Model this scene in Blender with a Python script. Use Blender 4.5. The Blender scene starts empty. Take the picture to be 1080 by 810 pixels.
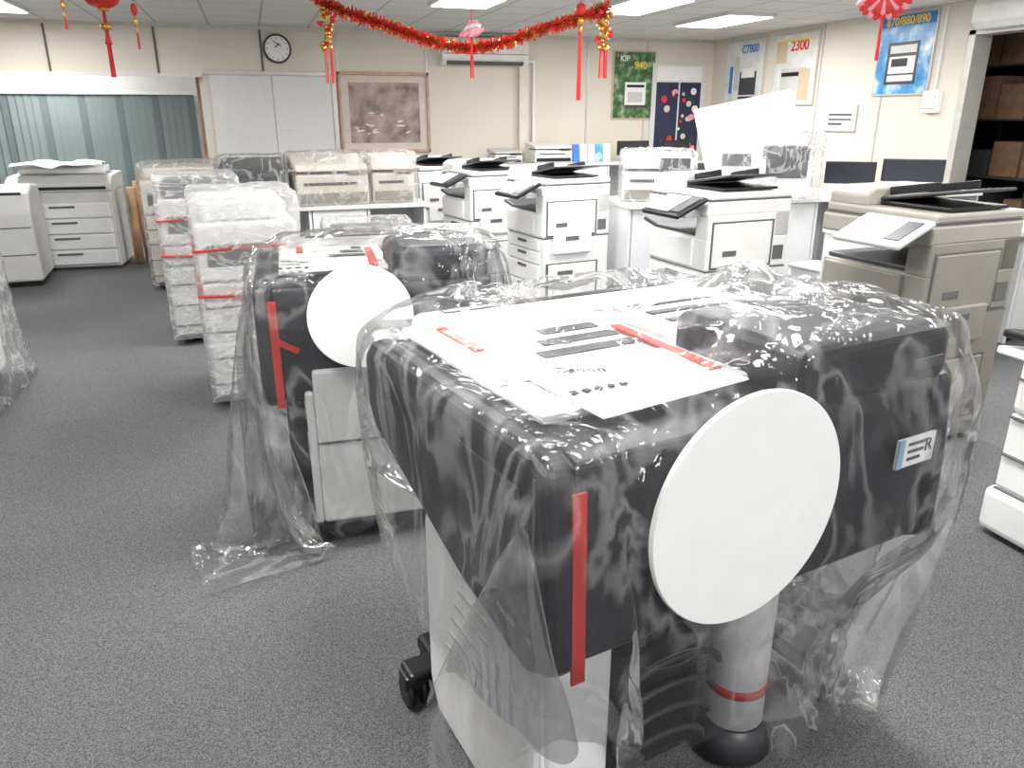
import bpy, bmesh, math, random, time
from mathutils import Vector, Matrix, noise
random.seed(4)
S=bpy.context.scene
COL=bpy.context.collection
# ---------------------------------------------------------------- materials
MATS={}
def new_mat(name):
    m=bpy.data.materials.new(name); m.use_nodes=True
    nt=m.node_tree; b=nt.nodes['Principled BSDF']
    return m,nt,b
def pm(name,col,rough=.5,metal=0.,var=.06,scale=6.,bump=0.,bscale=120.,emit=0.,spec=.5):
    if name in MATS: return MATS[name]
    m,nt,b=new_mat(name); N=nt.nodes; L=nt.links
    b.inputs['Roughness'].default_value=rough
    b.inputs['Metallic'].default_value=metal
    b.inputs['Specular IOR Level'].default_value=spec
    tc=N.new('ShaderNodeTexCoord')
    nz=N.new('ShaderNodeTexNoise'); nz.inputs['Scale'].default_value=scale; nz.inputs['Detail'].default_value=2
    L.new(tc.outputs['Object'],nz.inputs['Vector'])
    rp=N.new('ShaderNodeValToRGB')
    c0=[max(0,c*(1-var)) for c in col]; c1=[min(1,c*(1+var)) for c in col]
    rp.color_ramp.elements[0].position=.3; rp.color_ramp.elements[1].position=.7
    rp.color_ramp.elements[0].color=(*c0,1); rp.color_ramp.elements[1].color=(*c1,1)
    L.new(nz.outputs['Fac'],rp.inputs['Fac']); L.new(rp.outputs['Color'],b.inputs['Base Color'])
    if bump:
        n2=N.new('ShaderNodeTexNoise'); n2.inputs['Scale'].default_value=bscale
        L.new(tc.outputs['Object'],n2.inputs['Vector'])
        bp=N.new('ShaderNodeBump'); bp.inputs['Strength'].default_value=bump; bp.inputs['Distance'].default_value=.004
        L.new(n2.outputs['Fac'],bp.inputs['Height']); L.new(bp.outputs['Normal'],b.inputs['Normal'])
    MATS[name]=m; return m
def film_mat(name,lo,hi,scale=1.0,zs=.6,bump=1.0,rough=.12,ior=1.45,dist=.02,gk=.6):
    """thin polyethylene film: transparent + milky haze in the creases + Fresnel gloss"""
    m=bpy.data.materials.new(name); m.use_nodes=True; nt=m.node_tree; N=nt.nodes; L=nt.links
    N.remove(N['Principled BSDF']); out=N['Material Output']
    tc=N.new('ShaderNodeTexCoord')
    mp=N.new('ShaderNodeMapping'); mp.inputs['Scale'].default_value=(1,1,zs); L.new(tc.outputs['Object'],mp.inputs['Vector'])
    n1=N.new('ShaderNodeTexNoise'); n1.inputs['Scale'].default_value=4*scale; n1.inputs['Detail'].default_value=3; n1.inputs['Roughness'].default_value=.5; n1.inputs['Distortion'].default_value=1.0
    L.new(mp.outputs[0],n1.inputs['Vector'])
    s=N.new('ShaderNodeMath'); s.operation='SUBTRACT'; s.inputs[1].default_value=.5; L.new(n1.outputs['Fac'],s.inputs[0])
    a=N.new('ShaderNodeMath'); a.operation='ABSOLUTE'; L.new(s.outputs[0],a.inputs[0])
    bp=N.new('ShaderNodeBump'); bp.inputs['Strength'].default_value=bump; bp.inputs['Distance'].default_value=dist*4
    L.new(a.outputs[0],bp.inputs['Height'])
    rp=N.new('ShaderNodeMapRange'); rp.inputs['From Min'].default_value=.0; rp.inputs['From Max'].default_value=.05
    rp.inputs['To Min'].default_value=hi; rp.inputs['To Max'].default_value=lo
    L.new(a.outputs[0],rp.inputs['Value'])
    tr=N.new('ShaderNodeBsdfTransparent'); tr.inputs['Color'].default_value=(1,1,1,1)
    d1=N.new('ShaderNodeBsdfDiffuse'); d1.inputs['Color'].default_value=(1,1,1,1)
    d2=N.new('ShaderNodeBsdfTranslucent'); d2.inputs['Color'].default_value=(1,1,1,1)
    df=N.new('ShaderNodeMixShader'); df.inputs[0].default_value=.4; L.new(d1.outputs[0],df.inputs[1]); L.new(d2.outputs[0],df.inputs[2])
    gl=N.new('ShaderNodeBsdfGlossy'); gl.inputs['Roughness'].default_value=rough; L.new(bp.outputs['Normal'],gl.inputs['Normal'])
    fr=N.new('ShaderNodeFresnel'); fr.inputs['IOR'].default_value=ior
    mk=N.new('ShaderNodeMath'); mk.operation='MULTIPLY'; mk.inputs[1].default_value=gk; L.new(fr.outputs[0],mk.inputs[0])
    m1=N.new('ShaderNodeMixShader'); L.new(rp.outputs[0],m1.inputs[0]); L.new(tr.outputs[0],m1.inputs[1]); L.new(df.outputs[0],m1.inputs[2])
    m2=N.new('ShaderNodeMixShader'); L.new(mk.outputs[0],m2.inputs[0]); L.new(m1.outputs[0],m2.inputs[1]); L.new(gl.outputs[0],m2.inputs[2])
    L.new(m2.outputs[0],out.inputs['Surface'])
    return m
def brickmat(name,c1,c2,cm,bw,rh,mort,rough,rot=None):
    m,nt,b=new_mat(name); N=nt.nodes; L=nt.links
    tc=N.new('ShaderNodeTexCoord'); br=N.new('ShaderNodeTexBrick'); br.offset=0
    br.inputs['Color1'].default_value=(*c1,1); br.inputs['Color2'].default_value=(*c2,1); br.inputs['Mortar'].default_value=(*cm,1)
    br.inputs['Scale'].default_value=1; br.inputs['Brick Width'].default_value=bw; br.inputs['Row Height'].default_value=rh; br.inputs['Mortar Size'].default_value=mort
    L.new(tc.outputs['Object'],br.inputs['Vector']); L.new(br.outputs['Color'],b.inputs['Base Color']); b.inputs['Roughness'].default_value=rough
    return m
def carpet():
    m,nt,b=new_mat('carpet_grey'); N=nt.nodes; L=nt.links
    tc=N.new('ShaderNodeTexCoord')
    a=N.new('ShaderNodeTexNoise'); a.inputs['Scale'].default_value=215; a.inputs['Detail'].default_value=6; a.inputs['Roughness'].default_value=.65
    c=N.new('ShaderNodeTexNoise'); c.inputs['Scale'].default_value=1.1; c.inputs['Detail'].default_value=4
    L.new(tc.outputs['Object'],a.inputs['Vector']); L.new(tc.outputs['Object'],c.inputs['Vector'])
    r=N.new('ShaderNodeValToRGB'); r.color_ramp.elements[0].position=.36; r.color_ramp.elements[1].position=.64
    r.color_ramp.elements[0].color=(.050,.050,.053,1); r.color_ramp.elements[1].color=(.205,.205,.21,1)
    L.new(a.outputs['Fac'],r.inputs['Fac'])
    r2=N.new('ShaderNodeMapRange'); r2.inputs['To Min'].default_value=.75; r2.inputs['To Max'].default_value=1.2
    L.new(c.outputs['Fac'],r2.inputs['Value'])
    mx=N.new('ShaderNodeVectorMath'); mx.operation='SCALE'; L.new(r.outputs['Color'],mx.inputs[0]); L.new(r2.outputs[0],mx.inputs['Scale'])
    L.new(mx.outputs[0],b.inputs['Base Color']); b.inputs['Roughness'].default_value=.95; b.inputs['Specular IOR Level'].default_value=.15
    bp=N.new('ShaderNodeBump'); bp.inputs['Strength'].default_value=.5; bp.inputs['Distance'].default_value=.005
    L.new(a.outputs['Fac'],bp.inputs['Height']); L.new(bp.outputs['Normal'],b.inputs['Normal'])
    return m
WHITE=pm('plastic_white',(.80,.80,.79),.42,var=.03)
LGREY=pm('plastic_light_grey',(.58,.58,.57),.45,var=.04)
BEIGE=pm('plastic_beige_grey',(.25,.235,.205),.45,var=.05)
BEIGE2=pm('plastic_beige_dark',(.17,.16,.14),.45,var=.05)
BEIGE3=pm('plastic_beige',(.33,.31,.27),.45,var=.05)
CREAMP=pm('plastic_cream',(.66,.62,.54),.45,var=.04)
DARK=pm('plastic_charcoal',(.009,.0105,.017),.42,var=.15)
DARK2=pm('plastic_black',(.01,.01,.012),.35,var=.1)
DGREY=pm('plastic_dark_grey',(.05,.052,.06),.4,var=.1)
SEAM=pm('seam_dark',(.12,.12,.12),.7)
PAPER=pm('paper_white',(.88,.88,.87),.75,var=.02,scale=12)
FOAM=pm('foam_wrap_white',(.82,.82,.82),.6,var=.06,scale=9,bump=.5,bscale=25)
RED=pm('tape_red',(.55,.035,.02),.35,var=.12)
REDB=pm('paper_red',(.72,.03,.03),.5,var=.2,scale=20)
GOLD=pm('foil_gold',(.75,.42,.10),.3,metal=.8,var=.25,scale=25)
PINK=pm('paper_pink',(.85,.35,.42),.6,var=.2,scale=25)
WALL=pm('wall_cream_paint',(.74,.69,.60),.7,var=.03,scale=1.2)
WALLW=pm('wall_white_panel',(.72,.72,.71),.6,var=.02)
SCREEN=pm('screen_black',(.02,.022,.03),.12,var=.1)
LCD=pm('lcd_grey',(.62,.66,.66),.25,var=.05)
WOOD=pm('wood_brown',(.33,.18,.09),.5,var=.25,scale=9)
CARD=pm('cardboard_brown',(.42,.26,.14),.8,var=.15,scale=8)
METAL=pm('metal_grey',(.5,.5,.5),.35,metal=.8)
SILV=pm('trim_silver',(.62,.60,.56),.4,metal=.3)
FILM=film_mat('clear_plastic_film',.04,.22,scale=1.0,bump=.8,dist=.02,rough=.07,gk=.62)
FILM2=film_mat('stretch_wrap_film',.26,.65,scale=1.3,zs=2.6,bump=.7,dist=.015,rough=.10)
FILM3=film_mat('clear_plastic_film_bag',.12,.40,scale=1.6,bump=.6,dist=.015,rough=.10)
# ---------------------------------------------------------------- geometry helpers
def root(name,loc=(0,0,0),rz=0.):
    e=bpy.data.objects.new(name,None); COL.objects.link(e); e.empty_display_size=.1
    e.location=loc; e.rotation_euler=(0,0,math.radians(rz)); return e
def addmesh(name,me,mat,parent=None,loc=(0,0,0),rot=(0,0,0),smooth=False):
    o=bpy.data.objects.new(name,me); COL.objects.link(o)
    if mat is not None and not me.materials: me.materials.append(mat)
    o.location=loc; o.rotation_euler=[math.radians(r) for r in rot]
    if parent: o.parent=parent
    if smooth: 
        for p in me.polygons: p.use_smooth=True
    return o
def bm_to(bm,name):
    me=bpy.data.meshes.new(name); bm.normal_update(); bm.to_mesh(me); bm.free(); return me
def box(parent,name,x0,x1,y0,y1,z0,z1,mat,bev=.008,rot=(0,0,0),seg=2):
    bm=bmesh.new(); bmesh.ops.create_cube(bm,size=1)
    sx,sy,sz=abs(x1-x0),abs(y1-y0),abs(z1-z0)
    bmesh.ops.scale(bm,vec=(sx,sy,sz),verts=bm.verts)
    b=min(bev,min(sx,sy,sz)*.45)
    if b>.0005: bmesh.ops.bevel(bm,geom=list(bm.edges),offset=b,segments=seg,affect='EDGES',profile=.5)
    return addmesh(name,bm_to(bm,name),mat,parent,((x0+x1)/2,(y0+y1)/2,(z0+z1)/2),rot)
def prism(parent,name,prof,x0,x1,mat,bev=.01,seg=2,axis='x'):
    """extrude (y,z) profile along x"""
    bm=bmesh.new(); vs=[bm.verts.new((x0,y,z)) for y,z in prof]; f=bm.faces.new(vs)
    r=bmesh.ops.extrude_face_region(bm,geom=[f]); ev=[g for g in r['geom'] if isinstance(g,bmesh.types.BMVert)]
    bmesh.ops.translate(bm,verts=ev,vec=(x1-x0,0,0)); bmesh.ops.recalc_face_normals(bm,faces=bm.faces)
    if bev: bmesh.ops.bevel(bm,geom=list(bm.edges),offset=bev,segments=seg,affect='EDGES',profile=.5)
    return addmesh(name,bm_to(bm,name),mat,parent)
def cyl(parent,name,r,h,loc,mat,rot=(0,0,0),seg=40,r2=None,bev=0.,cap=True):
    bm=bmesh.new(); bmesh.ops.create_cone(bm,cap_ends=cap,segments=seg,radius1=r,radius2=r if r2 is None else r2,depth=h)
    if bev: bmesh.ops.bevel(bm,geom=[e for e in bm.edges if len(e.link_faces)==2 and any(len(f.verts)>4 for f in e.link_faces)],offset=bev,segments=2,affect='EDGES')
    o=addmesh(name,bm_to(bm,name),mat,parent,loc,rot)
    for p in o.data.polygons: p.use_smooth=len(p.vertices)==4
    return o
def tube(parent,name,pts,r,mat,seg=8):
    cu=bpy.data.curves.new(name,'CURVE'); cu.dimensions='3D'; cu.bevel_depth=r; cu.bevel_resolution=3
    sp=cu.splines.new('POLY'); sp.points.add(len(pts)-1)
    for i,p in enumerate(pts): sp.points[i].co=(*p,1)
    o=bpy.data.objects.new(name,cu); COL.objects.link(o); cu.materials.append(mat)
    if parent: o.parent=parent
    return o
def text(parent,name,s,size,loc,rot,mat,bold=False):
    cu=bpy.data.curves.new(name,'FONT'); cu.body=s; cu.size=size; cu.extrude=.0008; cu.align_x='CENTER'; cu.align_y='CENTER'
    if bold: cu.offset=size*.02
    o=bpy.data.objects.new(name,cu); COL.objects.link(o); cu.materials.append(mat)
    o.location=loc; o.rotation_euler=[math.radians(r) for r in rot]
    if parent: o.parent=parent
    return o
def shell(parent,name,x0,x1,y0,y1,z0,z1,mat,n=22,amp=.012,flare=.0,seed=0,round_=.04,bottom=False,zf=.45):
    """crumpled film bag around a box volume"""
    bm=bmesh.new(); bmesh.ops.create_cube(bm,size=2)
    bmesh.ops.subdivide_edges(bm,edges=list(bm.edges),cuts=n,use_grid_fill=True)
    cx,cy,cz=(x0+x1)/2,(y0+y1)/2,(z0+z1)/2; hx,hy,hz=(x1-x0)/2,(y1-y0)/2,(z1-z0)/2
    if not bottom:
        bmesh.ops.delete(bm,geom=[f for f in bm.faces if all(v.co.z<-.999 for v in f.verts)],context='FACES')
    for v in bm.verts:
        p=Vector((v.co.x*hx,v.co.y*hy,v.co.z*hz))
        q=Vector((max(-hx+round_,min(hx-round_,p.x)),max(-hy+round_,min(hy-round_,p.y)),min(hz-round_,p.z)))
        d=p-q
        if d.length>1e-6: p=q+d.normalized()*min(round_,d.length)
        t=(1-v.co.z)/2
        s=1+flare*t
        p.x*=s; p.y*=s
        nn=Vector((p.x/hx,p.y/hy,(p.z/hz)*.7)).normalized()
        w=Vector((cx+p.x+seed*3.1,cy+p.y+seed*1.7,(cz+p.z)*zf))
        a=noise.fractal(w*7,1.,2.,4)*amp + abs(noise.noise(w*13))*amp*1.2
        ang=math.atan2(p.y,p.x)
        a+=t*t*flare*.35*math.sin(ang*11+seed+noise.noise(w*3)*3)*min(hx,hy)
        p+=nn*a
        v.co=p+Vector((cx,cy,cz))
    return addmesh(name,bm_to(bm,name),mat,parent,smooth=True)
# ---------------------------------------------------------------- room
floor=box(None,'floor',-5.5,9.6,-3.2,14,-.1,0,carpet(),0)
CEIL=brickmat('ceiling_tiles',(.74,.74,.72),(.72,.72,.70),(.45,.45,.43),.6,.6,.012,.8)
ceil=box(None,'ceiling',-5.5,9.6,-3.2,14,2.6,2.7,CEIL,0)
w=root('wall_back')
box(w,'wall_panel',-.5,6.96,11.2,11.35,0,2.6,WALL,0)
box(w,'wall_soffit',-5.5,-.5,11.2,11.35,2.0,2.6,WALL,0)
box(w,'soffit_underside_edge',-5.5,-.5,11.17,11.2,1.99,2.03,WALLW,0)
for i,x in enumerate([-4.6,-3.4,-2.2,-1.0,.25,1.2,2.4,3.8,4.8,5.75]):
    box(w,f'panel_joint_{i}',x-.012,x+.012,11.185,11.2,(2.0 if x<-.5 else 0),2.6,SILV if x>.9 else SEAM,0)
box(w,'ceiling_trim',-5.5,6.9,11.17,11.2,2.56,2.6,SILV,0)
box(w,'pillar',3.72,3.86,11.1,11.2,0,2.6,pm('wall_cream_light',(.74,.70,.62),.7),.003)
box(None,'baseboard_back',-.5,6.9,11.17,11.198,0,.1,SILV,0)
d=root('door_1',(0,0,0))
box(d,'leaf_left',-.42,.34,11.15,11.2,0,2.02,WALLW,.004); box(d,'leaf_right',.345,1.10,11.15,11.2,0,2.02,WALLW,.004)
box(d,'frame_top',-.46,1.15,11.13,11.2,2.02,2.07,SILV,.003)
box(d,'frame_right',1.10,1.16,11.13,11.2,0,2.07,SILV,.003)
cyl(d,'handle',.03,.06,(-.3,11.12,1.0),METAL,(90,0,0))
w=root('wall_alcove')
box(w,'side',-.55,-.5,11.35,13.6,0,2.6,WALLW,0); box(w,'rear',-5.5,-.5,13.6,13.7,0,2.6,WALLW,0)
dd=root('door_2'); 
box(dd,'frame_near',-.6,-.55,11.5,11.58,0,2.0,WOOD,.004); box(dd,'leaf',-.585,-.55,11.58,12.4,0,1.96,WALLW,.003); box(dd,'frame_far',-.6,-.55,12.4,12.48,0,2.0,WOOD,.004)
bl=root('window_blinds')
BLM=pm('blind_fabric',(.21,.26,.26),.6,var=.1,scale=2)
BLM2=pm('blind_fabric_dark',(.14,.175,.185),.6,var=.1,scale=2)
for i in range(46):
    x=-5.3+i*.1
    box(bl,f'slat_{i}',x-.049,x+.049,13.4,13.41,.15,1.83,BLM if i%5 else BLM2,0,rot=(0,0,14))
box(bl,'headrail',-5.4,-.7,13.36,13.44,1.82,1.88,WALLW,.004)
w=root('wall_right')
box(w,'panel_far',6.9,7.05,6.45,11.35,0,2.6,WALL,0); box(w,'panel_near',6.9,7.05,-3.2,4.9,0,2.6,WALL,0)
box(w,'panel_above',6.9,7.05,4.9,6.45,2.3,2.6,WALL,0)
for i,y in enumerate([7.6,8.7,9.85,10.7]): box(w,f'panel_joint_{i}',6.888,6.9,y-.012,y+.012,0,2.6,SILV,0)
w2=root('doorway_frame'); 
box(w2,'jamb_far',6.86,7.08,6.42,6.5,0,2.33,SILV,.004); box(w2,'jamb_near',6.86,7.08,4.85,4.93,0,2.33,SILV,.004); box(w2,'head',6.86,7.08,4.85,6.5,2.28,2.34,SILV,.004)
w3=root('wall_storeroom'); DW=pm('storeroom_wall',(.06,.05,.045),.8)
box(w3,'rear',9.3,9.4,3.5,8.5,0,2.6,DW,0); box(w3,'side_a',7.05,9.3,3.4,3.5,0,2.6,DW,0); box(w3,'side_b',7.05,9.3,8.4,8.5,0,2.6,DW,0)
w4=root('wall_left'); box(w4,'panel',-5.5,-5.4,-3.2,13.7,0,2.6,WALL,0)
rk=root('storage_rack',(8.0,6.2,0),0)
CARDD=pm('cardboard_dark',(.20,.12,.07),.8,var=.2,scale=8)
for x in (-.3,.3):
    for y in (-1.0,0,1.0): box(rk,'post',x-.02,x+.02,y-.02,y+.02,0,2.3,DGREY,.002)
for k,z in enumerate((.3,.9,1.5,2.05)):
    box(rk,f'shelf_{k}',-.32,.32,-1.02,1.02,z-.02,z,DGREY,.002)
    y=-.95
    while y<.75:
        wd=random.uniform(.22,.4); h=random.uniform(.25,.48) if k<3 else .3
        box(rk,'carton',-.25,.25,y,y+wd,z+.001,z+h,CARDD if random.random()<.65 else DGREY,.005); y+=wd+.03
# ---------------------------------------------------------------- ceiling lights
LM=bpy.data.materials.new('lamp_diffuser'); LM.use_nodes=True; nt=LM.node_tree
b=nt.nodes['Principled BSDF']; b.inputs['Base Color'].default_value=(1,1,1,1); b.inputs['Emission Color'].default_value=(1,1,1,1); b.inputs['Emission Strength'].default_value=7
try: LM.cycles.emission_sampling='NONE'
except Exception: pass
LD=bpy.data.lights.new('fluorescent_tube_light','AREA'); LD.shape='RECTANGLE'; LD.size=.54; LD.size_y=1.14; LD.energy=62; LD.color=(1,.99,.97)
for (x,y) in [(2.14,7.75),(3.87,7.75),(5.4,8.65),(5.4,4.9),(3.4,4.9),(1.2,4.9),(-1.6,5.6),(4.0,1.8),(1.6,2.2),(-.6,1.8),(1.2,-1.0),(-2.4,9.6),(-2.6,12.4)]:  # unseen panels extend the grid for light; last is added to brighten alcove blinds
    r=root('ceiling_light',(x,y,2.6))
    box(r,'housing',-.31,.31,-.61,.61,-.035,0,WALLW,.003); box(r,'diffuser',-.28,.28,-.58,.58,-.042,-.036,LM,0)
    l=bpy.data.objects.new('lamp',LD); COL.objects.link(l); l.parent=r; l.location=(0,0,-.046)
# ---------------------------------------------------------------- wall items
c=root('wall_clock',(.45,11.2,2.34)); 
cyl(c,'rim',.175,.05,(0,-.03,0),DGREY,(90,0,0),48,bev=.008); cyl(c,'face',.15,.012,(0,-.052,0),PAPER,(90,0,0),48)
box(c,'hand_hour',-.006,.006,-.066,-.062,0,.075,DARK2,0,rot=(0,50,0)); box(c,'hand_minute',-.004,.004,-.070,-.066,0,.12,DARK2,0,rot=(0,-60,0))
for k in range(12):
    a=k*math.pi/6; box(c,f'tick_{k}',.128*math.sin(a)-.005,.128*math.sin(a)+.005,-.062,-.059,.128*math.cos(a)-.008,.128*math.cos(a)+.008,DARK2,0)
m,nt,b=new_mat('painting_birds'); N=nt.nodes; L=nt.links
tc=N.new('ShaderNodeTexCoord'); nz=N.new('ShaderNodeTexNoise'); nz.inputs['Scale'].default_value=5; nz.inputs['Detail'].default_value=5; L.new(tc.outputs['Object'],nz.inputs['Vector'])
rp=N.new('ShaderNodeValToRGB'); e=rp.color_ramp.elements; e[0].position=.3; e[0].color=(.10,.07,.065,1); e[1].position=.75; e[1].color=(.50,.42,.38,1)
x=rp.color_ramp.elements.new(.5); x.color=(.33,.25,.22,1)
L.new(nz.outputs['Fac'],rp.inputs['Fac']); L.new(rp.outputs['Color'],b.inputs['Base Color']); b.inputs['Roughness'].default_value=.3
f=root('framed_painting',(1.80,11.2,1.56))
fw,fh=.62,.52
FRW=pm('frame_pinkish_wood',(.50,.33,.24),.4,var=.15)
for nme,a in {'top':(-fw,fw,fh-.04,fh),'bottom':(-fw,fw,-fh,-fh+.04),'left':(-fw,-fw+.04,-fh,fh),'right':(fw-.04,fw,-fh,fh)}.items(): box(f,'frame_'+nme,a[0],a[1],-.05,-.005,a[2],a[3],FRW,.006)
box(f,'mat_board',-fw+.04,fw-.04,-.02,-.01,-fh+.04,fh-.04,pm('mat_board',(.68,.60,.53),.7),0)
box(f,'canvas',-fw+.14,fw-.14,-.026,-.02,-fh+.13,fh-.13,m,0)
BW=pm('bird_white',(.75,.72,.68),.6)
for k in range(18):
    px=random.uniform(-.38,.38); pz=random.uniform(-.28,.0)
    cyl(f,f'bird_{k}',.03,.004,(px,-.028,pz),BW if k%4 else FRW,(90,random.uniform(-30,30),0),10,r2=.03).scale=(random.uniform(1.2,2.2),.4,1)
ACM=pm('plastic_ac',(.84,.83,.80),.4)
ac=root('air_conditioner',(3.2,11.2,2.35))
prism(ac,'body',[(-.0,-.17),(-.0,.18),(-.18,.18),(-.21,.1),(-.21,-.09),(-.14,-.17)],-.62,.62,ACM,.012)
box(ac,'louvre',-.55,.55,-.2,-.13,-.155,-.13,SEAM,.002,rot=(-25,0,0)); box(ac,'seam',-.6,.6,-.213,-.209,-.03,-.022,SEAM,0)
tube(ac,'pipe',[(.6,-.05,-.1),(.75,-.05,-.1),(.75,-.05,-1.6)],.03,PAPER)
ac2=root('air_conditioner',(6.9,5.6,2.44),-90)
prism(ac2,'body',[(0,-.13),(0,.14),(-.18,.14),(-.21,.08),(-.21,-.06),(-.14,-.13)],-.75,.55,ACM,.012)
def poster(name,loc,rz,w,h,bg,els,frame=SILV):
    r=root(name,loc,rz)
    box(r,'frame',-w/2-.02,w/2+.02,-.025,-.002,-h/2-.02,h/2+.02,frame,.003)
    box(r,'print',-w/2,w/2,-.029,-.025,-h/2,h/2,bg,0)
    for i,el in enumerate(els):
        if el[0]=='b': box(r,f'shape_{i}',el[1]*w,el[2]*w,-.031-.001*i,-.029,el[3]*h,el[4]*h,el[5],.0)
        elif el[0]=='t': text(r,f'lettering_{i}',el[1],el[2],(el[3]*w,-.034-.001*i,el[4]*h),(90,0,0),el[5],True)
    return r
def scen(name,cols,scale,z=1.):
    m,nt,b=new_mat(name); N=nt.nodes; L=nt.links
    tc=N.new('ShaderNodeTexCoord'); nz=N.new('ShaderNodeTexNoise'); nz.inputs['Scale'].default_value=scale; nz.inputs['Detail'].default_value=6
    L.new(tc.outputs['Object'],nz.inputs['Vector']); rp=N.new('ShaderNodeValToRGB')
    e=rp.color_ramp.elements
    while len(e)<len(cols): e.new(.5)
    for i,cc in enumerate(cols): e[i].position=.3+.4*i/(len(cols)-1); e[i].color=(*cc,1)
    L.new(nz.outputs['Fac'],rp.inputs['Fac']); L.new(rp.outputs['Color'],b.inputs['Base Color']); b.inputs['Roughness'].default_value=.3
    return m
YEL=pm('print_yellow',(.85,.65,.05),.5); BLU=pm('print_blue',(.03,.18,.55),.5); PBEIGE=pm('print_tan',(.62,.48,.34),.5)
GRN=scen('print_forest',[(.015,.05,.02),(.06,.16,.05),(.45,.5,.35)],9)
SKYB=scen('print_sky',[(.03,.18,.5),(.10,.38,.68),(.8,.88,.92)],5)
PALE=scen('print_pale',[(.6,.62,.62),(.75,.76,.74),(.85,.84,.8)],4)
poster('wall_poster',(5.55,11.2,1.95),0,.66,.92,GRN,[('t','KIP',.11,-.25,.40,PAPER),('t','940',.14,.15,.30,YEL),('b',-.22,.3,-.30,.05,PAPER),('b',-.18,.26,-.03,.01,DARK2),('b',-.15,.22,-.26,-.1,LGREY),('b',-.22,.3,-.34,-.30,DGREY)],PBEIGE)
poster('wall_poster',(6.9,10.33,2.12),-90,.9,.82,PALE,[('t','C7800',.15,.14,.36,BLU),('b',-.1,.35,-.38,0,DGREY),('b',-.05,.3,-.1,.05,PAPER),('b',-.38,-.3,-.35,.1,BLU),('b',-.25,-.12,-.3,.25,LGREY),('b',-.1,.35,-.44,-.41,DARK2)])
poster('wall_poster',(6.9,9.2,2.1),-90,.85,.85,PALE,[('t','2300',.18,.1,.33,REDB),('b',-.3,.3,-.32,.02,LGREY),('b',-.28,.28,-.1,-.04,DARK2),('b',-.46,-.2,.1,.42,PBEIGE),('b',-.4,.4,.40,.43,YEL),('b',.15,.4,-.45,.0,PBEIGE)])
poster('wall_poster',(6.9,7.33,2.16),-90,.76,.8,SKYB,[('b',-.5,.5,.36,.5,BLU),('t','870/880/890',.12,0,.42,YEL),('b',-.3,.28,-.38,.16,DGREY),('b',-.25,.24,-.34,-.02,PAPER),('b',-.25,.24,.02,.12,PAPER),('b',-.2,.1,-.15,-.05,DARK2),('b',-.25,.24,-.26,-.24,DGREY)])
sg=poster('wall_notice',(6.9,8.2,1.5),-90,.5,.27,PAPER,[('b',-.4,.4,.1,.2,SEAM),('b',-.4,.4,-.1,-.02,SEAM),('b',-.4,.1,-.3,-.2,SEAM)],LGREY)
sw=root('switch_box',(6.9,6.83,1.68)); box(sw,'case',-.07,0,-.1,.1,-.12,.1,PAPER,.008); box(sw,'cover',-.085,-.07,-.08,.08,-.08,.07,WALLW,.005)
tube(sw,'conduit',[(-.02,0,.1),(-.02,0,.9)],.012,PAPER)
wn=root('window_1',(6.35,11.2,1.55))
box(wn,'frame',-.5,.42,-.03,0,-.75,.72,WALLW,.006); 
NAVY=pm('print_navy',(.02,.025,.07),.4)
box(wn,'pane',-.42,.34,-.036,-.03,-.7,.45,NAVY,0); box(wn,'blank',-.42,.34,-.036,-.03,.47,.68,PAPER,0)
for k in range(30):
    cyl(wn,f'motif_{k}',random.uniform(.02,.055),.004,(random.uniform(-.36,.28),-.039-.0003*k,random.uniform(-.6,.4)),[PAPER,REDB,PINK,CREAMP,DGREY][k%5],(90,0,0),14)
box(wn,'mullion',-.05,-.03,-.05,-.03,-.7,.45,WALLW,0)
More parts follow.
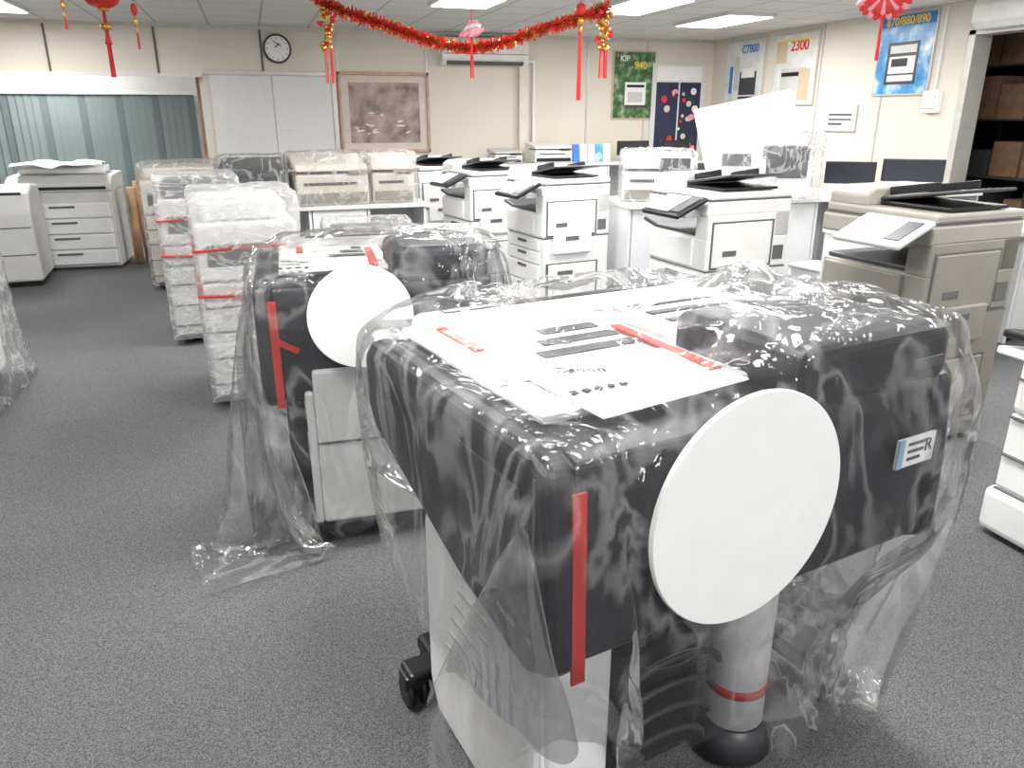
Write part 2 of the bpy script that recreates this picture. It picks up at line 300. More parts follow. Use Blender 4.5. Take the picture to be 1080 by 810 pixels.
# ---------------------------------------------------------------- large format printer
def caster(p,n,x,y,s=1.):
    cyl(p,n+'_wheel_a',.035*s,.022,(x-.02,y,.035*s),DARK2,(0,90,0),20,bev=.004); cyl(p,n+'_wheel_b',.035*s,.022,(x+.02,y,.035*s),DARK2,(0,90,0),20,bev=.004)
    box(p,n+'_fork',x-.035,x+.035,y-.03,y+.03,.045*s,.085*s,DARK2,.008)
def lfp(name,Lh,Dh,loc,rz,disc_x,disc_r,disc_z,main=True):
    p=root(name,loc,rz); D=Dh
    prof=[(-D,.985),(-D-.02,.80),(-D-.025,.60),(-D+.07,.55),(-.1,.60),(D-.05,.76),(D,.82),(D,.95),(D-.06,1.0),(-D+.05,1.0)]
    prism(p,'body',prof,-Lh+.06,Lh-.06,DARK,.014,3)
    def sc(pr,k): 
        cy=sum(a for a,_ in pr)/len(pr); cz=sum(z for _,z in pr)/len(pr)
        return [(cy+(y-cy)*k,cz+(z-cz)*k) for y,z in pr]
    prism(p,'end_cap_left',sc(prof,1.03),-Lh,-Lh+.065,DARK,.022,3)
    prism(p,'end_cap_right',sc(prof,1.03),Lh-.065,Lh,DARK,.022,3)
    box(p,'cap_inset',-Lh-.004,-Lh,-D+.07,-D+.33,.66,.93,DGREY,.003)
    box(p,'cap_seam',-Lh-.003,-Lh,-D+.02,-D+.026,.60,.97,SEAM,0)
    box(p,'top_cover',-Lh+.09,.08,-D+.15,D-.03,1.0,1.022,WHITE,.012)
    box(p,'top_flap_seam',-Lh+.10,.05,-.12,-.114,1.022,1.0235,SEAM,0)
    for k in range(3):
        y=.0+.085*k
        box(p,f'slot_{k}',-Lh+.28+.05*k,-.0,y,y+.045,1.022,1.026,DGREY,.003)
    box(p,'protective_sheet',-Lh+.17,.02,-D+.10,-.10,1.026,1.028,PAPER,0,rot=(2,0,5))
    box(p,'upper_housing',.06,Lh-.01,-D+.0,-.04,.97,1.11,DARK,.035,seg=4)
    box(p,'housing_step',.10,Lh-.03,-.04,D-.10,.98,1.045,WHITE,.02,seg=3)
    for k in range(3): box(p,f'guide_strip_{k}',.14,Lh-.06,.05+.08*k,.08+.08*k,1.045,1.05,DGREY,.002)
    box(p,'roll_cover',-Lh+.12,Lh-.05,D-.11,D-.01,.98,1.055,LGREY,.03,seg=3)
    box(p,'roll_cover_strip',-Lh+.2,Lh-.1,D-.075,D-.045,1.054,1.058,DARK2,0)
    box(p,'red_tape_a',.0,.03,-.26,.14,1.029,1.033,RED,0,rot=(0,0,-3)); box(p,'red_tape_b',-Lh+.16,-Lh+.185,.12,.38,1.024,1.028,RED,0)
    box(p,'red_tape_c',-Lh+.045,-Lh+.073,-D-.034,-D-.028,.57,.95,RED,0,rot=(-2,0,0))
    cyl(p,'paper_disc',disc_r,.012,(disc_x,-D-.095,disc_z),PAPER,(90,0,0),72,bev=.002); cyl(p,'disc_hub',.04,.08,(disc_x,-D-.06,disc_z),DGREY,(90,0,0),24)
    box(p,'rating_sticker',Lh-.20,Lh-.07,-D-.034,-D-.028,.80,.87,PAPER,0); box(p,'sticker_blue',Lh-.20,Lh-.18,-D-.036,-D-.034,.80,.87,pm('sticker_blue',(.30,.48,.62),.4),0)
    for k in range(3): box(p,f'sticker_line_{k}',Lh-.165,Lh-.12+.01*k,-D-.036,-D-.034,.815+.018*k,.822+.018*k,DGREY,0)
    text(p,'sticker_mark','R',.045,(Lh-.095,-D-.036,.842),(90,0,0),DARK2)
    box(p,'name_plate',Lh-.16,Lh-.06,-D-.012,-D-.006,1.02,1.045,DGREY,.002)
    text(p,'cover_lettering','Canon',.042,(-.27,-.14,1.036),(0,0,-25),DARK2,True)
    for k in range(5): box(p,f'print_mark_{k}',-.36+.03*k,-.345+.03*k,-.25,-.235,1.03,1.033,DARK2,0,rot=(0,0,20*k))
    text(p,'side_lettering','TM-300',.022,(-Lh-.005,-D+.12,.64),(90,0,-90),LGREY)
    for sx,n in ((-1,'left'),(1,'right')):
        x=sx*(Lh-.10)
        box(p,f'leg_{n}',x-.035,x+.035,-.08,.12,.10,.72,DGREY,.012)
        box(p,f'foot_{n}',x-.04,x+.04,-.36,.34,.075,.125,DARK2,.015)
        caster(p,f'caster_{n}_front',x,-.31); caster(p,f'caster_{n}_rear',x,.30)
    box(p,'cross_bar',-Lh+.1,Lh-.1,-.01,.05,.30,.37,DGREY,.01)
    if main:
        prism(p,'foam_wrap_side',[(-.40,.10),(-.38,.70),(.10,.72),(.15,.62),(.15,.14),(.10,.05),(-.32,.03)],-Lh+.02,-Lh+.07,FOAM,.03,4)
        for k in range(7): box(p,f'wrap_print_{k}',-Lh+.017,-Lh+.02,-.25+.012*k,-.1+.02*k,.62-.05*k,.63-.05*k,LGREY,0)
        box(p,'foam_wrap_corner',-Lh+.05,-.34,-.40,-.36,.05,.55,FOAM,.018,seg=3)
        cyl(p,'wrapped_column',.074,.50,(.11,-.32,.36),FOAM,seg=32); cyl(p,'wrapped_column_tape',.0765,.024,(.11,-.32,.215),RED,seg=32)
        cyl(p,'column_base',.10,.08,(.11,-.32,.065),DGREY,seg=32,r2=.075)
        box(p,'basket_fabric',-.42,.0,-.33,.2,.05,.40,DARK2,.06,seg=3)
        for k in range(4):
            pts=[(-.16+.14*math.cos(a),-.35-.01*k,.12+.08*k+.06*math.sin(a)) for a in [i*math.pi/10 for i in range(11)]]
            tube(p,f'basket_rod_{k}',pts,.008,DGREY)
        shell(p,'film_bundle',.2,Lh-.08,-.40,.0,.01,.34,FILM3,n=20,amp=.045,seed=9)
    return p
P1=lfp('large_format_printer',.55,.45,(.855,1.62,0),11,-.160,.232,.865)
caster(P1,'caster_outer',-.545,.22,1.25)
box(P1,'foot_outer',-.57,-.45,.18,.26,.085,.12,DARK2,.01)
P2=lfp('large_format_printer',.42,.38,(.385,3.06,0),-2,-.07,.18,.895,False)
box(P2,'white_front_panel',-.25,.38,-.43,-.40,.10,.70,WHITE,.012); box(P2,'white_side_panel',-.28,-.25,-.43,.2,.10,.62,WHITE,.01)
box(P2,'white_base_tray',-.28,.38,-.40,.2,.10,.13,WHITE,.01); box(P2,'red_tape_cross',-.36,-.28,-.412,-.408,.78,.80,RED,0,rot=(0,30,0))
box(P2,'panel_seam',-.25,.38,-.433,-.43,.42,.428,SEAM,0)
# ---------------------------------------------------------------- copier
def copier(name,loc,rz,mat,mat2,h=1.12,W=.58,D=.62,panel=True,pedestal=True,wing=True,pmat=None,mat3=None):
    p=root(name,loc,rz); x0,x1=-W/2,W/2; y0,y1=-D/2,D/2; k=h/1.12
    mat3=mat3 or mat; pmat=pmat or DARK2
    Z=lambda z:z*k
    box(p,'base',x0+.02,x1-.02,y0+.03,y1-.02,.03,Z(.12),mat2,.01)
    for sx in (x0+.07,x1-.07):
        for sy in (y0+.09,y1-.08): cyl(p,'caster',.03,.03,(sx,sy,.03),DARK2,(90,0,0),14)
    box(p,'cabinet',x0,x1,y0+.02,y1,Z(.10),Z(.62),mat,.012)
    zz=[.12,.27,.42,.52,.61]
    for i in range(4):
        box(p,f'drawer_{i}',x0+.015,x1-.06,y0-.0,y0+.03,Z(zz[i]),Z(zz[i+1]-.008),mat,.008)
        box(p,f'drawer_handle_{i}',-.09,.05,y0-.004,y0+.001,Z(zz[i+1]-.045),Z(zz[i+1]-.022),SEAM,.003)
    box(p,'engine',x0,x1,y0+.01,y1,Z(.62),Z(.80),mat,.012)
    box(p,'front_door',x0+.02,x1-.12,y0-.008,y0+.015,Z(.635),Z(.79),mat,.008)
    box(p,'engine_rear',x0,x1,y1-.12,y1,Z(.79),Z(.93),mat,.01); box(p,'engine_right',x1-.12,x1,y0+.01,y1,Z(.79),Z(.93),mat,.01)
    box(p,'output_tray',x0+.0,x1-.12,y0+.04,y1-.12,Z(.80),Z(.82),DGREY,.006)
    if wing: 
        box(p,'side_tray',x0-.20,x0,y0+.08,y1-.1,Z(.80),Z(.825),DGREY,.008,rot=(0,12,0))
    box(p,'scanner',x0-.03,x1,y0+.0,y1,Z(.92),Z(1.0),mat3,.012); box(p,'scanner_gap',x0-.025,x1-.005,y0+.01,y1,Z(.998),Z(1.006),SEAM,0)
    box(p,'feeder_lid',x0-.03,x1-.0,y0+.02,y1,Z(1.006),Z(1.045),mat3,.012)
    prism(p,'feeder_head',[(y0+.03,Z(1.04)),(y0+.03,Z(1.09)),(y0+.08,Z(1.12)),(y1-.06,Z(1.12)),(y1-.02,Z(1.09)),(y1-.02,Z(1.04))],x0-.03,x0+.20,mat3,.012)
    prism(p,'feeder_tray',[(y0+.12,Z(1.05)),(y0+.12,Z(1.065)),(y1-.10,Z(1.065)),(y1-.10,Z(1.05))],x0+.2,x1-.02,DARK2,.004)
    t=box(p,'feeder_input_tray',x0+.18,x1+.0,y0+.12,y1-.1,Z(1.095),Z(1.108),DGREY,.005,rot=(0,-9,0))
    box(p,'feeder_guide_a',x0+.2,x1-.14,y0+.17,y0+.19,Z(1.105),Z(1.14),DARK2,.003,rot=(0,-9,0)); box(p,'feeder_guide_b',x0+.2,x1-.14,y1-.17,y1-.15,Z(1.105),Z(1.14),DARK2,.003,rot=(0,-9,0))
    if panel:
        box(p,'panel_arm',x1-.22,x1-.08,y0-.10,y0+.02,Z(.91),Z(.95),mat,.008)
        cp=root('control_panel',(x1-.15,y0-.13,Z(.975))); cp.parent=p; cp.rotation_euler=(math.radians(24),0,0)
        box(cp,'panel_body',-.18,.18,-.115,.115,-.014,.014,pmat,.01)
        box(cp,'control_screen',-.155,.06,-.09,.09,.014,.018,LCD,.002)
        box(cp,'control_keys',.075,.155,-.08,.08,.014,.018,DGREY,.002)
    box(p,'side_door_upper',x1,x1+.012,y0+.05,y1-.14,Z(.64),Z(.88),mat,.006)
    box(p,'side_bypass',x1+.0,x1+.03,y0+.10,y1-.18,Z(.50),Z(.66),mat,.008)
    box(p,'side_door_lower',x1,x1+.012,y0+.06,y1-.12,Z(.14),Z(.42),mat,.006)
    box(p,'side_door_gap',x1,x1+.003,y0+.04,y1-.10,Z(.13),Z(.43),SEAM,0); box(p,'side_upper_gap',x1,x1+.003,y0+.04,y1-.12,Z(.63),Z(.89),SEAM,0)
    box(p,'side_handle',x1+.012,x1+.016,y0+.12,y0+.22,Z(.70),Z(.73),SEAM,.002); box(p,'side_handle_low',x1+.012,x1+.016,y0+.14,y0+.28,Z(.34),Z(.37),SEAM,.002)
    box(p,'side_recess',x1+.03,x1+.034,y0+.2,y1-.3,Z(.6),Z(.63),SEAM,.002)
    box(p,'seam_line',x0-.001,x1+.001,y0+.018,y1+.001,Z(.615),Z(.621),SEAM,0)
    box(p,'side_vent',x1,x1+.004,y1-.11,y1-.03,Z(.66),Z(.74),SEAM,.002)
    return p
copier('photocopier',(3.03,2.95,0),-84,BEIGE,BEIGE2,h=1.22,W=.60,D=.60,wing=False,pmat=LGREY,mat3=BEIGE3)
copier('photocopier',(2.74,4.25,0),-84,WHITE,LGREY,h=1.20)
copier('photocopier',(2.30,5.9,0),-80,WHITE,LGREY,h=1.16)
copier('photocopier',(2.05,7.15,0),-78,WHITE,LGREY,h=1.14)
copier('photocopier',(1.80,8.25,0),-76,WHITE,LGREY,h=1.12)
e=root('office_printer',(2.88,1.68,0),-90)
box(e,'base',-.3,.3,-.32,.3,.02,.2,WHITE,.03,seg=3); box(e,'drawers',-.28,.28,-.29,.3,.2,.5,WHITE,.012); box(e,'engine',-.28,.28,-.30,.3,.5,.72,WHITE,.03,seg=3)
for i,z in enumerate((.06,.2,.35,.5)): box(e,f'drawer_gap_{i}',-.27,.27,-.305,-.29,z+.135,z+.142,SEAM,0)
box(e,'output_tray',-.25,.3,-.46,.1,.78,.81,DARK2,.01,rot=(-8,0,0)); box(e,'tray_lip',-.25,.3,-.47,-.26,.745,.775,WHITE,.01,rot=(-8,0,0)); box(e,'upper',-.28,.28,-.1,.3,.72,.95,WHITE,.02)
# ---------------------------------------------------------------- counters
CT=pm('counter_top_grey',(.66,.66,.65),.4,var=.03); CW=pm('counter_white',(.68,.69,.70),.5,var=.02)
def counter(name,x0,x1,y0,y1,h,n,top=CT,rz=0,loc=None):
    r=root(name,((x0+x1)/2,(y0+y1)/2,0),rz); W=(x1-x0)/2; D=(y1-y0)/2
    box(r,'worktop',-W,W,-D,D,h-.035,h,top,.004)
    for k in range(n+1):
        x=-W+.02+(2*W-.04)*k/n; box(r,f'panel_{k}',x-.012,x+.012,-D+.03,D-.02,0,h-.035,CW,.002)
    box(r,'back_panel',-W+.02,W-.02,D-.05,D-.03,0,h-.035,CW,0)
    for k in range(n):
        if k%2==0:
            xa=-W+.04+(2*W-.04)*k/n; xb=-W+.02+(2*W-.04)*(k+1)/n-.02
            box(r,f'door_panel_{k}',xa,xb,-D+.03,-D+.05,.05,h-.04,CW,.003)
    return r
counter('counter',-.6,1.45,6.9,7.6,.80,4)
counter('counter',2.75,6.3,5.5,6.2,.88,6)
counter('counter',3.0,6.6,10.3,11.0,.9,6)
counter('counter',3.75,6.2,3.9,4.5,.80,4)
s=root('plastic_stool',(4.05,4.85,0),10); PG=pm('stool_grey',(.45,.46,.47),.4)
box(s,'seat',-.16,.16,-.16,.16,.43,.46,PG,.02,seg=3)
for sx in (-1,1):
    for sy in (-1,1):
        cyl(s,'leg',.022,.44,(sx*.15,sy*.15,.22),PG,(sy*4,-sx*4,0),14,r2=.018)
box(s,'rail_a',-.14,.14,-.15,-.13,.36,.43,PG,.005); box(s,'rail_b',-.14,.14,.13,.15,.36,.43,PG,.005); box(s,'rail_c',-.15,-.13,-.14,.14,.36,.43,PG,.005); box(s,'rail_d',.13,.15,-.14,.14,.36,.43,PG,.005)
# ---------------------------------------------------------------- desktop machines
def deskprinter(name,loc,rz,w,d,h,mat,mat2,film=None,dark=False):
    p=root(name,loc,rz)
    box(p,'body',-w/2,w/2,-d/2,d/2,0.001,h*.62,mat,.02,seg=3); box(p,'cassette',-w/2+.02,w/2-.02,-d/2-.01,-d/2+.02,.02,h*.25,mat2,.006)
    prism(p,'scanner_lid',[(-d/2,h*.68),(-d/2+.03,h*.80),(d/2-.06,h*.98),(d/2,h*.95),(d/2,h*.68)],-w/2+.0,w/2,mat,.012)
    box(p,'output_gap',-w/2+.05,w/2-.08,-d/2+.02,d/2-.05,h*.6,h*.7,DARK2,.003)
    box(p,'front_slot',-w/2+.06,w/2-.10,-d/2-.004,-d/2+.01,h*.40,h*.46,DGREY,.002)
    box(p,'control_panel',w/2-.18,w/2-.02,-d/2-.03,-d/2+.03,h*.62,h*.7,mat2,.006)
    if dark: box(p,'dark_output_bin',w*.02,w/2-.03,-d/2-.02,-d/2+.05,h*.42,h*.9,DARK,.01)
    if film: shell(p,'film_wrap',-w/2-.02,w/2+.02,-d/2-.04,d/2+.02,0.002,h+.02,film,n=14,amp=.012,seed=random.random()*9)
    return p
deskprinter('desktop_printer',(.62,7.2,.80),5,.62,.5,.42,CREAMP,BEIGE,FILM3)
deskprinter('desktop_printer',(-.02,7.2,.80),-5,.5,.5,.40,DARK,DGREY,FILM3)
deskprinter('desktop_printer',(1.17,7.25,.80),0,.38,.5,.42,CREAMP,BEIGE,FILM3)
deskprinter('desktop_printer',(3.15,5.85,.88),-25,.56,.45,.38,WHITE,BEIGE,FILM3,True)
deskprinter('desktop_printer',(4.0,10.65,.9),0,.55,.45,.28,WHITE,DARK2)
deskprinter('desktop_printer',(3.35,10.65,.9),0,.4,.4,.2,LGREY,DARK2)
bg=root('flatbed_copier',(4.15,5.86,.88),-25)
box(bg,'body',-.38,.38,-.24,.24,0.001,.30,WHITE,.02,seg=3); box(bg,'front',-.32,.1,-.255,-.23,.04,.2,LGREY,.01); box(bg,'glass_bed',-.34,.34,-.22,.22,.30,.31,LGREY,.004)
l=box(bg,'raised_lid',-.42,.42,-.015,.015,0,.66,PAPER,.012); l.location=(-.10,.16,.53); l.rotation_euler=(math.radians(-38),math.radians(-12),math.radians(0))
box(bg,'dark_duct',.0,.34,-.26,-.02,.16,.42,DARK,.03,seg=3); box(bg,'dark_panel',-.36,-.12,-.26,-.22,.26,.36,DGREY,.01)
shell(bg,'film_bag',-.42,.44,-.32,.28,.002,.52,FILM3,n=22,amp=.025,seed=3)
def monitor(loc,rz,w=.46,h=.27):
    p=root('computer_monitor',loc,rz)
    box(p,'foot',-.11,.11,-.08,.08,0.001,.015,DARK2,.005); box(p,'neck',-.025,.025,.0,.03,.01,.12,DARK2,.004)
    box(p,'bezel',-w/2,w/2,-.02,.02,.08,.08+h,DARK2,.006); box(p,'screen',-w/2+.015,w/2-.015,-.023,-.019,.095,.065+h,SCREEN,0)
monitor((5.05,5.8,.88),-35,.42,.19); monitor((5.75,5.8,.88),-35,.52,.20)
monitor((5.3,10.6,.9),0,.5,.2); monitor((6.0,10.6,.9),10,.5,.2)
bk=root('leaflet_stand',(4.65,10.6,.9))
for i in range(5): box(bk,f'leaflet_{i}',-.3+.12*i,-.2+.12*i,-.01,.01,0.001,.24,[BLU,PAPER,LGREY,SKYB,PAPER][i],.001,rot=(-8,0,0))
# ---------------------------------------------------------------- left side items
cb=root('drawer_cabinet',(-1.88,9.35,0),-3)
box(cb,'carcass',-.47,.47,-.32,.32,.03,.80,LGREY,.012); box(cb,'plinth',-.45,.45,-.3,.3,0,.04,DGREY,.004)
for i,z in enumerate((.06,.22,.38,.54)):
    box(cb,f'drawer_{i}',-.44,.44,-.34,-.31,z,z+.145,WHITE,.008); box(cb,f'handle_{i}',-.12,.12,-.352,-.34,z+.10,z+.12,SEAM,.004)
prism(cb,'top_unit',[(-.34,.80),(-.34,.88),(-.2,.95),(.3,.97),(.3,.80)],-.49,.49,LGREY,.015)
box(cb,'top_slot',-.44,.44,-.346,-.33,.82,.85,DARK2,.004)
for i in range(3): cyl(cb,f'paper_roll_{i}',.03,.80,(0,-.08+.1*i,.99+.01*i),PAPER,(0,90,3*i),20)
bm=bmesh.new(); bmesh.ops.create_grid(bm,x_segments=24,y_segments=16,size=.5)
for v in bm.verts:
    v.co.x*=.78; v.co.y*=.62; v.co.z=.035*noise.noise(Vector((v.co.x*6,v.co.y*6,2)))+.03*abs(math.sin(v.co.x*7))-.12*max(0,-v.co.y-.2)
addmesh('rumpled_sheet',bm_to(bm,'rumpled_sheet'),PAPER,cb,(-.02,-.06,1.05),(0,0,4),smooth=True)
tb=root('cardboard_tubes',(-1.18,9.2,0))
for i in range(3): cyl(tb,f'tube_{i}',.045,.80+.06*i,(-.09+.085*i,.03*(i%2),.42+.03*i),CARD,(3,2-3*i,0),20)
lm=root('floor_plotter',(-2.40,8.55,0),4)
prism(lm,'body',[(-.35,.05),(-.35,.7),(-.28,.86),(-.05,.93),(.3,.9),(.35,.7),(.35,.05)],-.4,.38,LGREY,.03,3)
box(lm,'front_line',-.38,.36,-.354,-.35,.55,.56,SEAM,0); box(lm,'front_line_low',-.38,.36,-.354,-.35,.3,.31,SEAM,0); box(lm,'foot',-.36,.34,-.3,.3,0,.06,DARK2,.01)
box(lm,'paper_slot',-.34,.32,-.30,-.27,.845,.865,DARK2,.003,rot=(-40,0,0))
le=root('wrapped_equipment',(-1.90,4.95,0))
box(le,'body',-.34,.34,-.3,.3,.08,.72,WHITE,.03); box(le,'lid',-.36,.36,-.32,.32,.72,.82,DGREY,.03); box(le,'base',-.3,.3,-.27,.27,.0,.08,DARK2,.01)
shell(le,'film_bag',-.4,.4,-.36,.36,.01,.90,FILM3,n=28,amp=.03,flare=.12,seed=5)
def wrapped(name,loc,rz,w,d,h,mat,mat2,film,seed,tape=True):
    p=root(name,loc,rz)
    box(p,'lower_cabinet',-w/2,w/2,-d/2,d/2,.07,h*.62,mat,.015); box(p,'upper_unit',-w/2-.01,w/2+.01,-d/2-.01,d/2,h*.63,h*.9,mat,.02,seg=3)
    box(p,'feeder',-w/2+.02,w/2-.04,-d/2+.05,d/2-.03,h*.9,h,mat2,.03,seg=3); box(p,'base',-w/2+.03,w/2-.03,-d/2+.03,d/2-.03,.03,.08,DARK2,.01)
    for sx in (-1,1):
        for sy in (-1,1): cyl(p,'caster',.03,.03,(sx*(w/2-.07),sy*(d/2-.07),.03),DARK2,(90,0,0),14)
    for i,z in enumerate((.12,.25,.38,.50)): box(p,f'drawer_gap_{i}',-w/2-.003,w/2+.003,-d/2-.003,d/2,h*z,h*z+.010,DGREY,0)
    box(p,'label',-w/2-.014,-w/2,-.1,.08,h*.68,h*.8,PAPER,0)
    box(p,'dark_recess',-w/2+.04,w/2-.1,-d/2-.014,-d/2,h*.70,h*.80,DGREY,.003)
    if tape:
        for i,z in enumerate((.55,.78)): box(p,f'red_tape_{i}',-w/2-.03,w/2+.03,-d/2-.034,d/2+.03,h*z,h*z+.012,RED,.002,rot=(0,3-5*i,0))
    shell(p,'stretch_film',-w/2-.025,w/2+.025,-d/2-.03,d/2+.025,.05,h+.04,film,n=34,amp=.009,seed=seed,round_=.03,zf=2.4)
    return p
wrapped('wrapped_photocopier',(-.09,4.62,0),4,.50,.62,1.13,WHITE,WHITE,FILM2,1)
wrapped('wrapped_photocopier',(-.40,6.02,0),4,.50,.62,1.12,WHITE,DGREY,FILM2,2)
wrapped('wrapped_photocopier',(.62,4.75,0),-6,.5,.56,.90,WHITE,DGREY,FILM3,3,False)
wrapped('wrapped_photocopier',(-.62,8.0,0),0,.7,.6,1.10,CREAMP,CREAMP,FILM3,4,False)
# ---------------------------------------------------------------- festive decorations
g=root('tinsel_garland',(0,0,0))
def gl(t):
    a=Vector((.66,7.36,2.46)); b_=Vector((2.98,6.58,2.40)); q=a.lerp(b_,t); q.z-=.30*(1-(2*t-1)**2)*(1-.15*math.sin(t*9)) ; return q
bm=bmesh.new(); 
for i in range(3800):
    t=random.random(); c0=gl(t); dr=Vector((random.gauss(0,1),random.gauss(0,1),random.gauss(0,1))).normalized()
    side=dr.cross(Vector((random.random(),random.random(),1))).normalized()*.007
    a_=c0+dr*.01; e_=c0+dr*random.uniform(.03,.075)
    vs=[bm.verts.new(a_-side),bm.verts.new(a_+side),bm.verts.new(e_+side),bm.verts.new(e_-side)]; f_=bm.faces.new(vs); f_.material_index=0 if random.random()<.6 else 1
me=bm_to(bm,'tinsel'); me.materials.append(REDB); me.materials.append(GOLD); addmesh('tinsel',me,None,g)
tube(g,'cord',[gl(i/30) for i in range(31)],.006,REDB)
cyl(g,'hanger_a',.004,.16,(.66,7.36,2.52),REDB,seg=8); cyl(g,'hanger_b',.004,.22,(2.98,6.58,2.49),REDB,seg=8)
def tassel(name,loc,top,length,kind,ceil_z=2.6):
    p=root(name,loc)
    hh=ceil_z-loc[2]+.05
    cyl(p,'cord',.004,hh,(0,0,hh/2-.05),REDB,seg=8)
    if kind=='gold':
        for i in range(30):
            a=random.uniform(0,6.28); rr=random.uniform(.01,.06); z=-i*length*.019
            cyl(p,f'ingot_{i}',.03,.022,(rr*math.cos(a),rr*math.sin(a),z),GOLD if i%3 else REDB,(random.uniform(0,180),random.uniform(0,180),0),8,r2=.012)
        for i in range(8): tube(p,f'strand_{i}',[(.03*math.cos(i),.03*math.sin(i),-length*.55),(.035*math.cos(i),.035*math.sin(i),-length)],.004,REDB)
    elif kind=='red':
        for j,(z,r) in enumerate(((0,.05),(-.09,.035))):
            bm=bmesh.new(); bmesh.ops.create_uvsphere(bm,u_segments=16,v_segments=10,radius=r); addmesh(f'bead_{j}',bm_to(bm,'b'),REDB if j==0 else GOLD,p,(0,0,z),smooth=True)
        cyl(p,'tassel_cap',.022,.05,(0,0,-.15),GOLD,seg=14,r2=.012)
        for i in range(14):
            a=i*.4; tube(p,f'strand_{i}',[(.010*math.cos(a),.010*math.sin(a),-.16),(.018*math.cos(a),.018*math.sin(a),-length)],.003,REDB)
    elif kind=='lotus':
        for ring in range(3):
            for i in range(8):
                a=i*math.pi/4+ring*.4; bm=bmesh.new(); bmesh.ops.create_uvsphere(bm,u_segments=8,v_segments=6,radius=1)
                bmesh.ops.scale(bm,vec=(.015,.03,.06),verts=bm.verts)
                r_=.03+.018*ring; addmesh(f'petal_{ring}_{i}',bm_to(bm,'p'),PINK if ring!=1 else PAPER,p,(r_*math.cos(a),r_*math.sin(a),-.02*ring),(18*math.sin(a)*(1+ring),-18*math.cos(a)*(1+ring)*-1,math.degrees(a)),smooth=True)
        for i in range(10):
            a=i*.63; tube(p,f'strand_{i}',[(.008*math.cos(a),.008*math.sin(a),-.06),(.015*math.cos(a),.015*math.sin(a),-length)],.003,REDB)
    elif kind=='lantern':
        bm=bmesh.new(); bmesh.ops.create_uvsphere(bm,u_segments=24,v_segments=12,radius=.13); bmesh.ops.scale(bm,vec=(1,1,.62),verts=bm.verts)
        for v in bm.verts:
            a=math.atan2(v.co.y,v.co.x); k=1+.07*math.cos(a*12); v.co.x*=k; v.co.y*=k
        addmesh('lantern_body',bm_to(bm,'l'),REDB,p,smooth=True); cyl(p,'lantern_cap',.05,.03,(0,0,.085),GOLD,seg=20); cyl(p,'lantern_foot',.05,.03,(0,0,-.085),GOLD,seg=20)
        cyl(p,'knot',.045,.05,(0,0,-.22),GOLD,seg=12); cyl(p,'knot_low',.03,.08,(0,0,-.32),REDB,seg=12,r2=.015)
        for i in range(12):
            a=i*.45; tube(p,f'strand_{i}',[(.010*math.cos(a),.010*math.sin(a),-.1),(.018*math.cos(a),.018*math.sin(a),-length)],.003,REDB)
    elif kind=='fan':
        for ring,(rr,zz) in enumerate(((.095,0),(.055,.0))):
            for i in range(11):
                a=math.radians(-75+15*i); bm=bmesh.new(); bmesh.ops.create_uvsphere(bm,u_segments=10,v_segments=6,radius=1)
                bmesh.ops.scale(bm,vec=(.026,.012,.06),verts=bm.verts)
                addmesh(f'fan_petal_{ring}_{i}',bm_to(bm,'p'),REDB if (i+ring)%3 else PINK,p,(rr*math.sin(a),-.012*ring,.06-rr*.7*math.cos(a)),(0,180-math.degrees(a),0),smooth=True)
        cyl(p,'fan_centre',.03,.03,(0,0,.05),REDB,(90,0,0),16)
        for i in range(8):
            a=i*.8; tube(p,f'strand_{i}',[(.005*math.cos(a),.005*math.sin(a),-.03),(.008*math.cos(a),.008*math.sin(a),-length)],.0025,REDB)
    return p
tassel('hanging_gold_ornament',(.72,7.33,2.42),0,.62,'gold')
tassel('hanging_gold_ornament',(2.95,6.55,2.36),0,.52,'gold')
tassel('red_tassel_ornament',(2.76,6.62,2.38),0,.72,'red')
tassel('lotus_ornament',(1.88,6.9,2.24),0,.40,'lotus')
tassel('paper_lantern',(-1.07,7.9,2.47),0,.62,'lantern')
tassel('red_tassel_ornament',(-1.25,7.2,2.42),0,.26,'red').scale=(.5,.5,1)
tassel('red_tassel_ornament',(-.80,7.6,2.36),0,.30,'red').scale=(.5,.5,1)
fo=tassel('paper_fan_ornament',(3.6,4.05,2.13),0,.28,'fan'); fo.rotation_euler=(0,0,math.radians(-40))
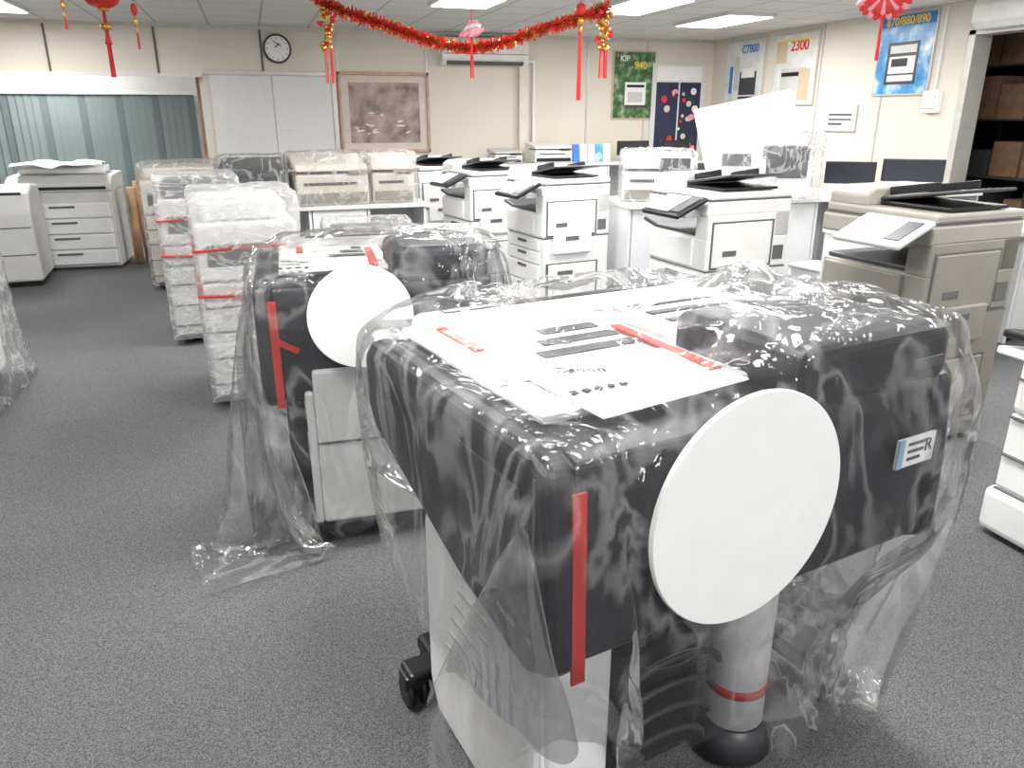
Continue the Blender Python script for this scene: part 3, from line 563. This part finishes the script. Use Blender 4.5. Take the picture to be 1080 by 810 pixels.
# ---------------------------------------------------------------- draped plastic covers (cloth simulated, then frozen to mesh)
def drape(name,printer,boxes,size,center,rz,z0,frames,n,mat,seed,fl_amp=.06,nk=1.0):
    prox=[]
    M=printer.matrix_basis
    for (x0,x1,y0,y1,za,zb) in boxes:
        o=box(None,'proxy',x0,x1,y0,y1,za,zb,None,.03,seg=3)
        o.matrix_world=M@Matrix.Translation(((x0+x1)/2,(y0+y1)/2,(za+zb)/2)); prox.append(o)
    fl=box(None,'proxy_floor',-4,4,-4,6,-.2,.004,None,0); prox.append(fl)
    for o in prox:
        c_=o.modifiers.new('c','COLLISION'); o.collision.thickness_outer=.008; o.collision.cloth_friction=8; o.collision.damping=.5
    bm=bmesh.new(); bmesh.ops.create_grid(bm,x_segments=n,y_segments=n,size=.5)
    for v in bm.verts:
        v.co.x*=size[0]; v.co.y*=size[1]
        q=Vector((v.co.x*4+seed,v.co.y*4,0))
        r2=((v.co.x-.2)/.6)**2+((v.co.y-.25)/.5)**2
        k=.15+math.exp(-r2)
        v.co.z=fl_amp*k*(noise.noise(q)*1.3+.9*abs(noise.noise(q*2.1)))
    me=bm_to(bm,name); o=addmesh(name,me,mat,None)
    o.location=(center[0],center[1],z0); o.rotation_euler=(0,0,math.radians(rz))
    cm=o.modifiers.new('cloth','CLOTH'); st=cm.settings
    st.quality=6; st.mass=.12; st.tension_stiffness=25; st.compression_stiffness=25; st.shear_stiffness=14; st.bending_stiffness=1.6; st.air_damping=1.5
    cm.collision_settings.distance_min=.008; cm.collision_settings.collision_quality=3; cm.collision_settings.use_self_collision=False
    cm.point_cache.frame_start=1; cm.point_cache.frame_end=frames+1
    S.frame_start=1; S.frame_end=frames+1
    for f_ in range(1,frames+1): S.frame_set(f_)
    dg=bpy.context.evaluated_depsgraph_get(); ev=o.evaluated_get(dg); me2=bpy.data.meshes.new_from_object(ev); me2.name=name
    o.modifiers.clear(); o.data=me2
    if not me2.materials: me2.materials.append(mat)
    for q in prox: bpy.data.objects.remove(q)
    for v in me2.vertices:
        w_=Vector((v.co.x,v.co.y,v.co.z*.5))+Vector((seed,0,0)); v.co+=v.normal*(abs(noise.noise(w_*6))*.012+abs(noise.noise(w_*14))*.004)*nk
        if v.co.z+z0<.004: v.co.z=.004-z0
    for p_ in me2.polygons: p_.use_smooth=True
    ss=o.modifiers.new('s','SUBSURF'); ss.levels=1; ss.render_levels=1
    return o
bx=lambda Lh,D:[(-Lh-.01,Lh+.01,-D-.05,D+.01,.62,1.02),(.05,Lh,-D-.01,.0,1.0,1.12),(-Lh+.09,Lh-.04,D-.12,D,1.0,1.06),(-Lh+.0,Lh-.1,-.36,.25,.05,.6)]
drape('plastic_cover',P1,bx(.55,.45),(2.55,2.5),(.98,1.49),15,1.18,44,95,FILM,1.3,.075)
drape('plastic_cover',P2,bx(.42,.38)+[(-.28,.38,-.44,-.2,.1,.71)],(2.6,2.5),(.25,2.97),8,1.18,44,90,FILM,7.7)
S.frame_set(1)
# ---------------------------------------------------------------- world & camera
W=bpy.data.worlds.new('w'); S.world=W; W.use_nodes=True; W.node_tree.nodes['Background'].inputs[0].default_value=(.97,.98,1,1); W.node_tree.nodes['Background'].inputs[1].default_value=.95
cd=bpy.data.cameras.new('camera'); cam=bpy.data.objects.new('camera',cd); COL.objects.link(cam)
cd.sensor_width=36; cd.lens=36*810/1080; cd.clip_start=.02
cam.location=(0,0,1.55); pitch=math.atan(285/810)
cam.rotation_euler=(math.radians(90)-pitch,0,-math.radians(18))
S.camera=cam
S.view_settings.view_transform='Standard'
